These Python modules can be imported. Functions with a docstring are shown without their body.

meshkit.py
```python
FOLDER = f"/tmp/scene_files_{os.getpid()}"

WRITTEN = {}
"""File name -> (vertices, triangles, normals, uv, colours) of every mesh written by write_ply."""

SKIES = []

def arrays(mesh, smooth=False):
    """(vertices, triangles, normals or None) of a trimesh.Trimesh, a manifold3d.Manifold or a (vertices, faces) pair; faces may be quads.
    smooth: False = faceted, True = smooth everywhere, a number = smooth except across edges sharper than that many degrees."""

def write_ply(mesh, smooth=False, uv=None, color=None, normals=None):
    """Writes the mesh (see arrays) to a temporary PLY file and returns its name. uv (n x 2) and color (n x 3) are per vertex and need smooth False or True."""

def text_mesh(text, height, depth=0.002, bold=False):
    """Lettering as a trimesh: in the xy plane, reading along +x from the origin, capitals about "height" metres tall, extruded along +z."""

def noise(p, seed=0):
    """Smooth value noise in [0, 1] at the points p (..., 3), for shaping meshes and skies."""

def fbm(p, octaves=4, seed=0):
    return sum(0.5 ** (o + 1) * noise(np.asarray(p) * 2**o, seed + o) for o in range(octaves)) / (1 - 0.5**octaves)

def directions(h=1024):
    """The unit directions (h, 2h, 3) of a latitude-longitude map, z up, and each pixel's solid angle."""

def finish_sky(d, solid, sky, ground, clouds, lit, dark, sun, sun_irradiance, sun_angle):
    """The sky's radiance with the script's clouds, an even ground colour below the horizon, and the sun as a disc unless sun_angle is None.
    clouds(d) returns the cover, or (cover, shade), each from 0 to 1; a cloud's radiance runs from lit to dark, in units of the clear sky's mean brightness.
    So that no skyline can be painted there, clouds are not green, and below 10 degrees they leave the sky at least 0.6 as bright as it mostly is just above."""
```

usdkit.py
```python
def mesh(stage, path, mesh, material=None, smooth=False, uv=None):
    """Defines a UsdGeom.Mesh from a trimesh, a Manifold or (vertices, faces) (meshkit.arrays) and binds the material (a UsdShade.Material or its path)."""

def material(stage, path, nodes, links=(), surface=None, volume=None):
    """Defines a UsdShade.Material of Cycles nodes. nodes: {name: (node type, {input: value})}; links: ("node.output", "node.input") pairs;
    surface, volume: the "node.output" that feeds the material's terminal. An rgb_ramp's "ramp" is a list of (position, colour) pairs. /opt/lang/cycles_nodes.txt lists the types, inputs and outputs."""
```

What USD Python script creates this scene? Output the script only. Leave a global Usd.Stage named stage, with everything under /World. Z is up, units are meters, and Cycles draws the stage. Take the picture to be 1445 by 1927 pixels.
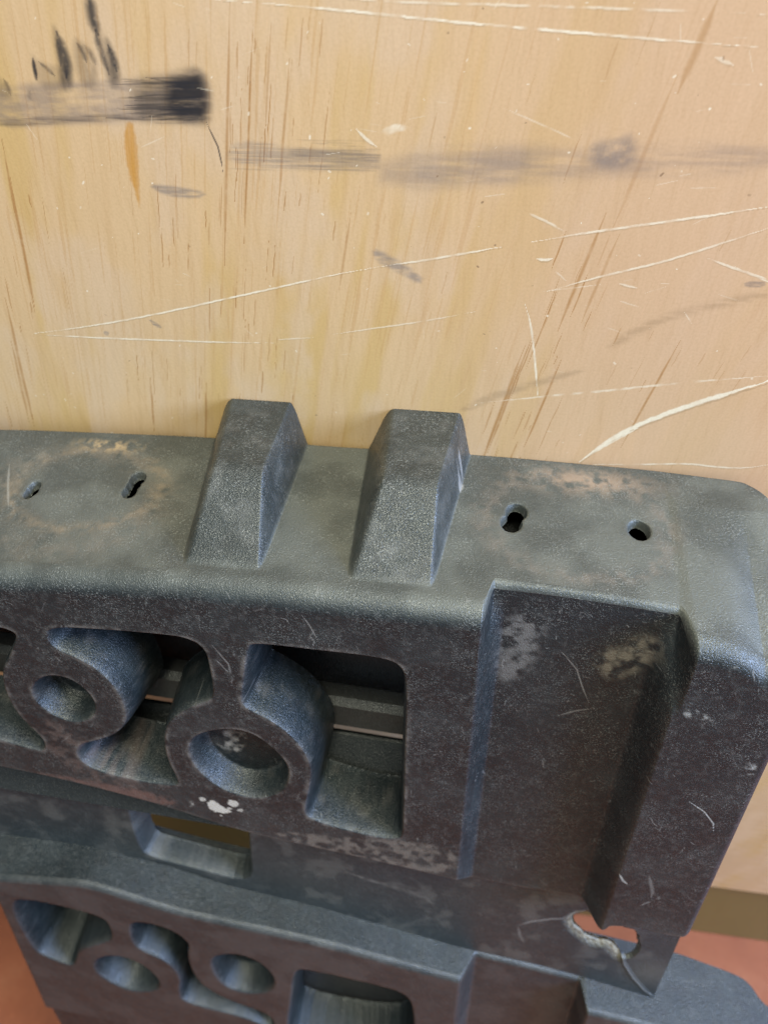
"""Close-up of a worn black moulded plastic panel leaning on a plywood board above an orange floor."""
import math
import numpy as np
import meshkit, usdkit
from pxr import Usd, UsdGeom, UsdLux, UsdShade, Sdf, Gf, Vt

stage = Usd.Stage.CreateInMemory()
UsdGeom.SetStageUpAxis(stage, UsdGeom.Tokens.z)
UsdGeom.SetStageMetersPerUnit(stage, 1.0)
UsdGeom.Xform.Define(stage, '/World')
UsdGeom.Scope.Define(stage, '/World/Looks')
rng = np.random.default_rng(7)

# ------------------------------------------------------------------ camera (measured from the photo)
FPX, CX, CY = 1447.0, 722.5, 963.5
unit = lambda a: np.asarray(a, float) / np.linalg.norm(a)
ray0 = lambda x, y: np.array([x - CX, y - CY, FPX]) / FPX           # camera axes: right, down, forward
u0 = -unit(ray0(-11300., -63.))                                      # along the panel's length
v0 = ray0(717., 3000.); v0 = unit(v0 - u0 * (u0 @ v0))               # down the panel's front
n0 = np.cross(u0, v0)                                                # into the panel
bi0 = unit(np.cross(u0, ray0(400., 2250.)))                          # into the board
db0 = unit(np.cross(bi0, u0))                                        # plumb line
R = np.stack([u0, bi0, -db0])                                        # camera axes -> world axes (x along, y into board, z up)
EYE = np.array([0.0, -0.3194, 1.059])
wd = lambda d: R @ d
cam = UsdGeom.Camera.Define(stage, '/World/camera')
right, down, fwd = wd([1, 0, 0]), wd([0, 1, 0]), wd([0, 0, 1])
M = np.eye(4); M[0, :3], M[1, :3], M[2, :3], M[3, :3] = right, -down, -fwd, EYE
UsdGeom.Xformable(cam).AddTransformOp().Set(Gf.Matrix4d(*M.ravel().tolist()))
FL = 5.7
cam.CreateFocalLengthAttr(FL); cam.CreateHorizontalApertureAttr(FL * 1445 / FPX); cam.CreateVerticalApertureAttr(FL * 1927 / FPX)
cam.CreateClippingRangeAttr(Gf.Vec2f(0.02, 50)); cam.CreateFStopAttr(1.7); cam.CreateFocusDistanceAttr(0.345)
cam.CreateExposureAttr(1.55)

# ------------------------------------------------------------------ lamps (an indoor picture: ceiling lamp, daylight from a window on the right, dim room)
def rect(name, loc, aim, w, h, col, power):
    l = UsdLux.RectLight.Define(stage, '/World/' + name)
    l.CreateWidthAttr(w); l.CreateHeightAttr(h); l.CreateColorAttr(Gf.Vec3f(*col)); l.CreateIntensityAttr(power)
    z = -unit(np.subtract(aim, loc)); x = unit(np.cross([0, 0.01, 1], z)); y = np.cross(z, x)
    m = np.eye(4); m[0, :3], m[1, :3], m[2, :3], m[3, :3] = x, y, z, loc
    UsdGeom.Xformable(l).AddTransformOp().Set(Gf.Matrix4d(*m.ravel().tolist()))
rect('ceiling_lamp', (0.35, -0.65, 2.7), (0, -0.1, 0.7), 1.3, 0.4, (1.0, 1.0, 0.80), 12.3)
rect('side_window', (2.3, -0.75, 1.75), (0, 0, 0.75), 0.8, 1.1, (0.45, 0.62, 1.0), 18.0)
dome = UsdLux.DomeLight.Define(stage, '/World/room_light')
usdkit.material(stage, '/World/Looks/room', {'b': ('background_shader', {'color': (0.88, 1.0, 1.02), 'strength': 0.15})}, surface='b.background')
UsdShade.MaterialBindingAPI.Apply(dome.GetPrim()).Bind(UsdShade.Material.Get(stage, '/World/Looks/room'))

# ------------------------------------------------------------------ materials
def mix(a, b, f): return a * (1 - f[..., None]) + np.asarray(b) * f[..., None]

usdkit.material(stage, '/World/Looks/plastic', {
    'cd': ('attribute', {'attribute': 'tint'}),
    'pos': ('geometry', {}),
    'n1': ('noise_texture', {'scale': 1050.0, 'detail': 2.5, 'roughness': 0.6, 'distortion': 0.6}),
    'n2': ('noise_texture', {'scale': 260.0, 'detail': 3.0}),
    'n3': ('noise_texture', {'scale': 55.0, 'detail': 4.0, 'roughness': 0.65}),
    'r1': ('rgb_ramp', {'ramp': [(0.0, (0, 0, 0)), (0.53, (0, 0, 0)), (0.68, (1, 1, 1)), (1, (1, 1, 1))]}),
    'r2': ('rgb_ramp', {'ramp': [(0.0, (0.02, 0.02, 0.02)), (0.42, (0.12, 0.12, 0.12)), (0.62, (1, 1, 1)), (1, (1, 1, 1))]}),
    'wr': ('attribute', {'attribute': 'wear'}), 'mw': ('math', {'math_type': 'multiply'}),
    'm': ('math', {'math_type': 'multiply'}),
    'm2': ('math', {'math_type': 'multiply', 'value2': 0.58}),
    'sp': ('mix', {'mix_type': 'mix', 'color2': (0.21, 0.215, 0.205)}),
    'rr': ('map_range', {'from_min': 0.3, 'from_max': 0.7, 'to_min': 0.27, 'to_max': 0.46}),
    'b': ('bump', {'strength': 0.8, 'distance': 0.0006}),
    'p': ('principled_bsdf', {'specular_ior_level': 0.5}),
}, [('pos.position', 'n1.vector'), ('pos.position', 'n2.vector'), ('pos.position', 'n3.vector'), ('n1.fac', 'r1.fac'), ('n3.fac', 'r2.fac'),
    ('r1.color', 'm.value1'), ('r2.color', 'm.value2'), ('m.value', 'mw.value1'), ('wr.fac', 'mw.value2'), ('mw.value', 'm2.value1'), ('m2.value', 'sp.fac'), ('cd.color', 'sp.color1'), ('sp.color', 'p.base_color'),
    ('n2.fac', 'rr.value'), ('rr.result', 'p.roughness'), ('n1.fac', 'b.height'), ('b.normal', 'p.normal')], surface='p.BSDF')

usdkit.material(stage, '/World/Looks/plywood', {
    'cd': ('attribute', {'attribute': 'tint'}),
    'pos': ('geometry', {}),
    'mp': ('mapping', {'rotation': (0, 0.196, 0), 'scale': (520, 520, 45)}),
    'mp2': ('mapping', {'rotation': (0, 0.196, 0), 'scale': (90, 90, 9)}),
    'n1': ('noise_texture', {'scale': 1.0, 'detail': 3.0, 'roughness': 0.6}),
    'n2': ('noise_texture', {'scale': 1.0, 'detail': 4.0, 'roughness': 0.55}),
    'r1': ('rgb_ramp', {'ramp': [(0.0, (0.86, 0.82, 0.76)), (0.42, (0.985, 0.98, 0.97)), (0.7, (1.02, 1.02, 1.03)), (1, (1.04, 1.04, 1.06))]}),
    'r2': ('rgb_ramp', {'ramp': [(0.0, (0.88, 0.84, 0.76)), (0.45, (1, 1, 1)), (0.6, (1, 1, 1)), (1, (1.08, 1.05, 1.02))]}),
    'n3': ('noise_texture', {'scale': 800.0, 'detail': 2.0}), 'r3': ('rgb_ramp', {'ramp': [(0.25, (0.95, 0.94, 0.92)), (0.5, (1, 1, 1)), (0.75, (1.04, 1.045, 1.05))]}), 'e': ('mix', {'mix_type': 'multiply', 'fac': 1.0}),
    'a': ('mix', {'mix_type': 'multiply', 'fac': 1.0}), 'c': ('mix', {'mix_type': 'multiply', 'fac': 1.0}),
    'b': ('bump', {'strength': 0.06, 'distance': 0.0002}),
    'p': ('principled_bsdf', {'roughness': 0.34, 'specular_ior_level': 0.5}),
}, [('pos.position', 'mp.vector'), ('pos.position', 'mp2.vector'), ('mp.vector', 'n1.vector'), ('mp2.vector', 'n2.vector'), ('n1.fac', 'r1.fac'), ('n2.fac', 'r2.fac'),
    ('cd.color', 'a.color1'), ('r1.color', 'a.color2'), ('a.color', 'c.color1'), ('r2.color', 'c.color2'), ('pos.position', 'n3.vector'), ('n3.fac', 'r3.fac'), ('c.color', 'e.color1'), ('r3.color', 'e.color2'), ('e.color', 'p.base_color'),
    ('n3.fac', 'b.height'), ('b.normal', 'p.normal')], surface='p.BSDF')

usdkit.material(stage, '/World/Looks/floor', {
    'pos': ('geometry', {}),
    'n1': ('noise_texture', {'scale': 9.0, 'detail': 6.0, 'roughness': 0.6}),
    'n2': ('noise_texture', {'scale': 70.0, 'detail': 5.0, 'roughness': 0.7}),
    'r1': ('rgb_ramp', {'ramp': [(0.0, (0.15, 0.040, 0.016)), (0.40, (0.22, 0.058, 0.023)), (0.58, (0.27, 0.078, 0.033)), (1, (0.40, 0.17, 0.09))]}),
    'r2': ('rgb_ramp', {'ramp': [(0.0, (0.8, 0.8, 0.8)), (0.5, (1, 1, 1)), (0.64, (1, 1, 1)), (0.75, (1.25, 1.3, 1.35)), (1, (1.3, 1.4, 1.5))]}),
    'a': ('mix', {'mix_type': 'multiply', 'fac': 1.0}),
    'b': ('bump', {'strength': 0.2, 'distance': 0.002}),
    'p': ('principled_bsdf', {'roughness': 0.5}),
}, [('pos.position', 'n1.vector'), ('pos.position', 'n2.vector'), ('n1.fac', 'r1.fac'), ('n2.fac', 'r2.fac'), ('r1.color', 'a.color1'), ('r2.color', 'a.color2'),
    ('a.color', 'p.base_color'), ('n2.fac', 'b.height'), ('b.normal', 'p.normal')], surface='p.BSDF')

# ------------------------------------------------------------------ helpers
def define(path, V, Fq, N=None, col=None, mat='plastic', wear=None):
    """One Mesh prim of quads or triangles (only the vertices that its faces use)."""
    Fq = np.asarray(Fq); used, inv = np.unique(Fq, return_inverse=True); Fq = inv.reshape(Fq.shape)
    m = UsdGeom.Mesh.Define(stage, path)
    m.CreatePointsAttr(Vt.Vec3fArray.FromNumpy(np.ascontiguousarray(V[used], np.float32)))
    m.CreateFaceVertexCountsAttr(Vt.IntArray.FromNumpy(np.full(len(Fq), Fq.shape[1], np.int32)))
    m.CreateFaceVertexIndicesAttr(Vt.IntArray.FromNumpy(np.ascontiguousarray(Fq.ravel(), np.int32)))
    m.CreateSubdivisionSchemeAttr('none')
    if N is not None:
        m.CreateNormalsAttr(Vt.Vec3fArray.FromNumpy(np.ascontiguousarray(N[used], np.float32))); m.SetNormalsInterpolation('vertex')
    if col is None: col = np.tile([0.032, 0.033, 0.035], (len(V), 1))
    UsdGeom.PrimvarsAPI(m).CreatePrimvar('tint', Sdf.ValueTypeNames.Color3fArray, 'vertex').Set(Vt.Vec3fArray.FromNumpy(np.ascontiguousarray(col[used], np.float32)))
    if mat == 'plastic':
        wv = np.full(len(V), .3) if wear is None else wear.reshape(-1)
        UsdGeom.PrimvarsAPI(m).CreatePrimvar('wear', Sdf.ValueTypeNames.FloatArray, 'vertex').Set(Vt.FloatArray.FromNumpy(np.ascontiguousarray(wv[used], np.float32)))
    UsdShade.MaterialBindingAPI.Apply(m.GetPrim()).Bind(UsdShade.Material.Get(stage, '/World/Looks/' + mat))
    return m.GetPrim()

def tag(p, **kw):
    for k, v in kw.items(): p.SetCustomDataByKey(k, v)

def grid_faces(nr, nc):
    i = np.arange(nr * nc).reshape(nr, nc)
    return np.stack([i[:-1, :-1], i[1:, :-1], i[1:, 1:], i[:-1, 1:]], -1).reshape(-1, 4)

def grid_normals(P):
    du, dv = np.gradient(P, axis=1), np.gradient(P, axis=0)
    n = np.cross(dv, du); return n / np.maximum(np.linalg.norm(n, axis=-1, keepdims=True), 1e-12)

def box_mesh(path, o, ax, mat='plastic', col=None, ch=0.0008):
    """A chamfered box: corner o and three edge vectors."""
    import trimesh, manifold3d as m3
    ax = np.array(ax, float); L = np.linalg.norm(ax, axis=1)
    pts = np.array([[x, y, z] for x in (0, 1) for y in (0, 1) for z in (0, 1)], float)
    cloud = []
    for p in pts:
        for k in range(3):
            q = p * L; s = np.where(p > 0, -ch, ch); s[k] = 0; cloud.append(q + s)
    hull = m3.Manifold.hull_points(np.array(cloud)).to_mesh()
    V = o + (hull.vert_properties[:, :3] / L) @ ax
    Fc = np.array(hull.tri_verts)
    if np.linalg.det(ax) < 0: Fc = Fc[:, ::-1]
    V2 = V[Fc.ravel()]; F2 = np.arange(len(V2)).reshape(-1, 3)
    c = None if col is None else np.tile(col, (len(V2), 1))
    return define(path, V2, F2, None, c, mat)

def chaikin(p, k=2, closed=True):
    p = np.asarray(p, float)
    for _ in range(k):
        q = np.roll(p, -1, 0)
        p = np.stack([p * .75 + q * .25, p * .25 + q * .75], 1).reshape(-1, 2)
    return p

def chaik_open(p, k=2):
    for _ in range(k):
        p = np.stack([p[:-1] * .75 + p[1:] * .25, p[:-1] * .25 + p[1:] * .75], 1).reshape(-1, 2)
    return p

def sdf(poly, X, Y):
    """Signed distance (positive inside), computed only near the polygon; -99 elsewhere."""
    out = np.full(X.shape, -99.0); lo, hi = poly.min(0) - 12, poly.max(0) + 12
    near = (X > lo[0]) & (X < hi[0]) & (Y > lo[1]) & (Y < hi[1])
    x, y = X[near], Y[near]; d = np.full(x.shape, 1e9); ins = np.zeros(x.shape, bool)
    for a, b in zip(poly, np.roll(poly, -1, 0)):
        e = b - a; t = np.clip(((x - a[0]) * e[0] + (y - a[1]) * e[1]) / max(e @ e, 1e-12), 0, 1)
        d = np.minimum(d, np.hypot(x - a[0] - t * e[0], y - a[1] - t * e[1]))
        if a[1] != b[1]:
            c = (a[1] > y) != (b[1] > y); ins ^= c & (x < (b[0] - a[0]) * (y - a[1]) / (b[1] - a[1]) + a[0])
    out[near] = np.where(ins, d, -d); return out

def line_mask(pts, w, X, Y, taper=True, soft=0.35):
    """0..1 along a polyline of half width w (same unit as X, Y); the ends taper."""
    pts = np.asarray(pts, float); out = np.zeros(X.shape)
    L = np.concatenate([[0], np.cumsum(np.linalg.norm(np.diff(pts, axis=0), axis=1))]); T = max(L[-1], 1e-9)
    lo, hi = pts.min(0) - 4 * w, pts.max(0) + 4 * w
    near = (X > lo[0]) & (X < hi[0]) & (Y > lo[1]) & (Y < hi[1]); x, y = X[near], Y[near]; m = np.zeros(x.shape)
    for i, (a, b) in enumerate(zip(pts[:-1], pts[1:])):
        e = b - a; t = np.clip(((x - a[0]) * e[0] + (y - a[1]) * e[1]) / max(e @ e, 1e-12), 0, 1)
        d = np.hypot(x - a[0] - t * e[0], y - a[1] - t * e[1]); s = (L[i] + t * (L[i + 1] - L[i])) / T
        ww = w * (np.clip(4 * np.minimum(s, 1 - s), 0.25, 1) if taper else 1)
        m = np.maximum(m, np.clip((ww * (1 + soft) - d) / (ww * 2 * soft), 0, 1))
    out[near] = m; return out

def near_idx(X, Y, pts, pad):
    lo, hi = np.min(pts, 0) - pad, np.max(pts, 0) + pad
    return np.nonzero(((X > lo[0]) & (X < hi[0]) & (Y > lo[1]) & (Y < hi[1])).ravel())[0]
def paint(C, X, Y, pts, pad, colr, fn):
    """Mixes a colour into the vertices near pts by the mask fn(x, y)."""
    i = near_idx(X, Y, pts, pad)
    if len(i):
        f = C.reshape(-1, 3); m = fn(X.ravel()[i], Y.ravel()[i])[:, None]; f[i] = f[i] * (1 - m) + np.asarray(colr) * m
sstep = lambda x: (lambda t: t * t * (3 - 2 * t))(np.clip(x, 0, 1))
def smin(a, b, k):
    h = np.clip(0.5 + 0.5 * (b - a) / k, 0, 1); return b * (1 - h) + a * h - k * h * (1 - h)
fb = lambda X, Y, sc, o=4, seed=0: meshkit.fbm(np.stack([X / sc, Y / sc, np.zeros_like(X)], -1), o, seed)

# ------------------------------------------------------------------ frames of the panel (world axes, millimetres from O)
C0 = EYE + wd(ray0(722, 1140)) * 0.35
U, V_, NI = wd(u0), wd(v0), wd(n0)
A98 = math.radians(98); W_ = math.cos(A98) * V_ + math.sin(A98) * NI
NLU = unit(np.cross(W_, U)); NLU = NLU if NLU[2] > 0 else -NLU
def hit(px, P, N):
    r = wd(ray0(*px)); return EYE + r * (((P - EYE) @ N) / (r @ N))
class Frame:
    """A fold line at O along E; the front goes down V_, the ledge goes back along W_; N points into the panel."""
    def __init__(s, O, E): s.O, s.E, s.N = O, unit(E), unit(np.cross(unit(E), V_)); s.NL = unit(np.cross(W_, s.E)); s.NL = s.NL if s.NL[2] > 0 else -s.NL
    def solve(s, p, B, C): q = np.linalg.lstsq(np.stack([s.E, B, C], 1), p - s.O, rcond=None)[0]; return q * 1e3
    def F(s, px, d=0): return s.solve(hit(px, s.O + s.N * d / 1e3, s.N), V_, s.N)[:2]
    def L(s, px, h=0): return s.solve(hit(px, s.O + s.NL * h / 1e3, s.NL), W_, s.NL)[:2]
    def Fs(s, pts, d=0): return np.array([s.F(p, d) for p in pts])
    def Ls(s, pts, h=0): return np.array([s.L(p, h) for p in pts])
FR = Frame(C0, U)
DP, DW = 20.0, 23.5

# ------------------------------------------------------------------ the setting: floor, plywood board on a recessed plinth
BY = 0.0
Bpt = np.array([0, BY, 0.5]); BN = np.array([0, 1.0, 0])
bxz = lambda px: hit(px, Bpt, BN)[[0, 2]]
fx = np.linspace(-4, 4, 81); FXg, FYg = np.meshgrid(fx, fx, indexing='xy')
FV = np.stack([FXg, FYg, 0.004 * (meshkit.fbm(np.stack([FXg * 2, FYg * 2, FXg * 0], -1), 3) - .5) - .002], -1).reshape(-1, 3)

board = UsdGeom.Xform.Define(stage, '/World/plywood_panel').GetPrim()
tag(board, label='scratched pale plywood panel with dark smears standing behind the black plastic', category='plywood')
WOOD = np.array([0.675, 0.455, 0.243])
ZB = bxz((1390, 1676))[1]; REC = 0.010; ZF = hit((1400, 1766), np.array([0, REC, 0]), BN)[2]; print('ZB', ZB, 'ZF', ZF)
tag(define('/World/floor', FV + [0, 0, ZF], grid_faces(81, 81)[:, ::-1], None, None, 'floor'), kind='structure', label='worn orange painted floor at the foot of the plywood')
# fine sheet where the photo looks closely; it follows the picture's trapezoid
z1, z0 = bxz((0, -8))[1] + 0.008, bxz((722, 905))[1] - 0.02
NC, NR = 900, 690
tz = np.linspace(0, 1, NR)[:, None]; tx = np.linspace(0, 1, NC)[None]
Zg = z1 + (z0 - z1) * tz + 0 * tx
xl = bxz((-8, 0))[0] - .004 + (bxz((-8, 860))[0] - bxz((-8, 0))[0] - .02) * tz; xr = bxz((1453, 0))[0] + .004 + (bxz((1453, 930))[0] - bxz((1453, 0))[0] + .02) * tz
Xg = xl + (xr - xl) * tx
X, Z = Xg * 1e3, Zg * 1e3                                            # mm
mm = lambda px: bxz(px) * 1e3
mms = lambda pts: np.array([mm(p) for p in pts])
GR = unit(mm((395, 800)) - mm((400, 100)))                           # grain direction on the board
gx = X * GR[1] - Z * GR[0]; gz = X * GR[0] + Z * GR[1]               # across / along the grain
col = np.tile(WOOD, X.shape + (1,))
nz = lambda sx, sz, o=3, seed=0: meshkit.fbm(np.stack([gx / sx, gz / sz, gx * 0], -1), o, seed)
col = mix(col, WOOD * [0.93, 0.90, 0.68], sstep((nz(16, 130, 4, 1) - .47) * 4) * .9)
col = mix(col, WOOD * [1.0, 1.05, 1.22], sstep((nz(22, 50, 5, 5) - .48) * 4) * .7)
col = mix(col, WOOD * [0.86, 0.80, 0.70], sstep((nz(2.2, 110, 4, 9) - .52) * 5) * .22)
col = mix(col, WOOD * [0.80, 0.66, 0.46], sstep((nz(1.1, 46, 3, 12) - .66) * 9) * .35)
right_side = sstep((X - mm((600, 400))[0]) / 160)
col = mix(col, WOOD * [0.93, 0.88, 0.99], right_side * .75)
ROW_B = np.array([0.42, 0.21, 0.07])
def streak(px, length, w, a, wob=0.5, tilt=0.0):
    p = mm(px); q = p + (GR + np.array([tilt, 0])) * length; t = np.linspace(0, 1, 6)[:, None]
    pts = p + (q - p) * t + np.stack([rng.normal(0, wob * .25, 6), np.zeros(6)], 1)
    sd = int(rng.integers(99))
    paint(col, X, Z, pts, 3, ROW_B, lambda x, y: line_mask(pts, w, x, y, soft=.6) * np.minimum(a, 1) * np.clip(.4 + 1.2 * fb(x, y, 4, 2, sd), 0, 1))
zones = [((255, 570), (300, 780), 80, .8), ((430, 560), (20, 330), 40, .8), ((560, 640), (0, 420), 14, .6), ((0, 60), (330, 800), 22, .9), ((60, 260), (300, 800), 10, .5),
         ((930, 1010), (690, 870), 22, .9), ((1040, 1160), (420, 600), 22, .8), ((960, 1060), (560, 860), 18, .7), ((1150, 1340), (560, 860), 16, .6), ((620, 900), (200, 800), 16, .4),
         ((300, 420), (20, 200), 8, .6), ((1330, 1445), (380, 700), 10, .5), ((1000, 1250), (0, 300), 8, .5)]
for (xa, xb), (ya, yb), k, s in zones:
    for _ in range(int(k * .5)):
        streak((rng.uniform(xa, xb), rng.uniform(ya, yb)), rng.uniform(5, 24) * (1 if rng.random() < .8 else 2), rng.uniform(.13, .30), s * rng.uniform(.45, 1.25), tilt=.0)
for px, ln, w, a in [((433, 0), 110, .55, .7), ((476, 45), 90, .4, .9), ((545, 110), 60, .5, .6), ((511, 40), 40, .4, .5), ((3, 260), 90, .6, .8), ((18, 330), 70, .5, .7), ((10, 560), 90, .7, .75), ((20, 640), 60, .6, .7),
                     ((1003, 628), 80, .5, .85), ((988, 650), 75, .6, .7), ((975, 690), 70, .6, .7), ((1057, 675), 60, .5, .9), ((1280, 640), 70, .5, .8), ((1140, 400), 60, .7, .7), ((1165, 440), 45, .6, .5), ((1275, 140), 60, .8, .35), ((1350, 0), 30, 1.2, .5),
                     ((388, 720), 50, .5, .8), ((283, 710), 40, .5, .8), ((660, 400), 40, .5, .5)]:
    streak(px, ln, w, a)
# the ochre resin patch below the dark smear
pd = chaikin(mms([(235, 228), (252, 228), (257, 260), (262, 330), (264, 400), (256, 370), (240, 320), (233, 270)]))
col = mix(col, [0.56, 0.25, 0.028], sstep((sdf(pd, X, Z) + (fb(X, Z, 2, 3, 44) - .5) * 1.5) / 1.6 + .4) * (.45 + .5 * nz(1.0, 30, 3, 45)))
# dark smears
GREY = np.array([0.020, 0.022, 0.027])
def smear(poly, c, a, soft, sc=(8, 1.5), seed=0, thr=.25):
    pg = chaikin(mms(poly), 1)
    def m(x, y):
        tex = meshkit.fbm(np.stack([x / sc[0], y / sc[1], x * 0], -1), 4, seed)
        return sstep(sdf(pg, x, y) / soft + .5) * a * np.clip((tex - thr) * 2.2 + .25, 0.12, 1)
    paint(col, X, Z, pg, 10, c, m)
smear([(-20, 165), (80, 155), (240, 150), (330, 138), (385, 130), (395, 190), (385, 232), (300, 228), (150, 232), (-20, 240)], [0.20, 0.16, 0.15], .55, 4.0, (12, 3.0), 3)
smear([(250, 150), (330, 142), (375, 132), (392, 180), (388, 232), (320, 225), (250, 222)], GREY, .58, 8.0, (20, 1.6), 4, .15)
smear([(318, 148), (350, 138), (370, 131), (386, 148), (395, 185), (388, 232), (368, 226), (330, 222), (310, 190)], GREY * .8, .92, 7.0, (9, 1.4), 6, .12)
for _ in range(46):
    y = rng.uniform(142, 228); xe = rng.uniform(345, 392); ln = rng.uniform(20, 160)
    pp = mms([(xe - ln, y + rng.normal(0, 3)), (xe - ln * .5, y + rng.normal(0, 1.5)), (xe, y)]); al = rng.uniform(.15, .6)
    paint(col, X, Z, pp, 2, GREY, lambda x, y: line_mask(pp, .3, x, y, soft=.8) * al)
for _ in range(40):
    y = rng.uniform(264, 322); xe = rng.uniform(520, 718); ln = rng.uniform(20, 130)
    pp = mms([(xe - ln, y - ln * .03), (xe, y)]); al = rng.uniform(.05, .2)
    paint(col, X, Z, pp, 2, GREY * 2, lambda x, y: line_mask(pp, .28, x, y, soft=.8) * al)
smear([(-10, 222), (120, 218), (240, 212), (350, 215), (245, 224), (120, 232), (-10, 240)], GREY, .45, 1.6, (14, .6), 8)
for poly, a in [([(58, 100), (70, 112), (90, 122), (112, 122), (124, 165), (72, 165)], .42), ([(100, 42), (112, 68), (130, 98), (138, 130), (134, 168), (118, 168), (110, 118), (102, 76)], .85), ([(138, 70), (155, 76), (174, 98), (186, 124), (180, 168), (152, 160), (140, 115)], .55),
                ([(160, -25), (173, -25), (178, 30), (190, 58), (206, 80), (220, 118), (226, 160), (206, 165), (192, 110), (180, 70), (166, 30)], .75), ([(200, 70), (208, 82), (226, 130), (228, 150), (206, 152)], .8), ([(-30, 130), (8, 148), (24, 185), (4, 182), (-30, 165)], .5), ([(112, 115), (136, 115), (128, 168), (112, 168)], .55)]:
    smear(poly, GREY, a * .62, 3.5, (3.0, 9), int(poly[0][0]) + 20, .1)
for pts_, w_, a_ in [([(60, 100), (64, 122), (72, 158)], .45, .8), ([(64, 108), (88, 128), (112, 150)], .5, .6), ([(102, 44), (114, 82), (126, 118), (124, 160)], 1.2, .75), ([(104, 60), (112, 95), (116, 140)], .6, .6), ([(138, 72), (154, 92), (168, 130)], .6, .6), ([(152, 76), (172, 100), (184, 130)], .7, .45),
                     ([(165, -25), (171, 15), (176, 45), (190, 75)], 1.3, .8), ([(176, 40), (184, 80), (200, 120), (208, 150)], .8, .7), ([(198, 72), (212, 105), (224, 150)], .9, .8), ([(116, 128), (128, 140), (122, 165)], 1.3, .5), ([(2, 142), (14, 158), (24, 190)], .6, .5), ([(60, 165), (52, 180), (66, 192)], .5, .3)]:
    pq = chaik_open(mms(pts_)); paint(col, X, Z, pq, 5, GREY, lambda x, y: line_mask(pq, w_ * 1.45, x, y + (fb(x, y, 2.5, 3, 91) - .5) * .8, soft=.75) * a_ * np.clip(.35 + 1.3 * fb(x, y, 1.6, 3, 92), 0, 1))
smear([(60, 105), (66, 115), (72, 150), (66, 150), (60, 125)], GREY, .7, 1.0, (2, 5), 31, .1)
smear([(440, 262), (560, 280), (715, 285), (712, 325), (560, 318), (420, 305)], GREY * 5, .38, 3.5, (16, .7), 11)
smear([(545, 278), (640, 282), (718, 282), (715, 305), (640, 304), (545, 292)], GREY * 3, .34, 2.0, (18, .5), 12)
smear([(715, 290), (990, 270), (1100, 290), (1200, 280), (1460, 270), (1460, 320), (1180, 330), (990, 340), (715, 360)], [0.22, 0.17, 0.15], .42, 9, (22, 3), 13)
smear([(780, 310), (880, 298), (995, 268), (995, 340), (880, 350), (790, 345)], GREY * 6, .20, 6, (12, 2), 14)
smear([(1112, 270), (1145, 262), (1200, 250), (1190, 310), (1140, 318), (1112, 305)], GREY * 5, .42, 5, (3, 2.5), 15)
smear([(275, 345), (330, 350), (392, 362), (370, 374), (310, 368)], GREY * 5, .50, 2.0, (8, 1), 16)
smear([(700, 466), (730, 478), (795, 520), (790, 535), (750, 512), (705, 490)], GREY * 6, .52, 3.0, (6, 2), 17)
smear([(278, 598), (300, 610), (306, 618), (290, 614)], GREY * 5, .6, 1.0, (4, 1), 18)
smear([(195, 622), (206, 625), (204, 632), (196, 630)], GREY * 6, .5, .8, (4, 1), 19)
smear([(1140, 650), (1200, 612), (1280, 580), (1445, 545), (1445, 560), (1290, 592), (1200, 628), (1150, 660)], [0.30, 0.19, 0.10], .35, 4, (9, 2), 21)
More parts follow.
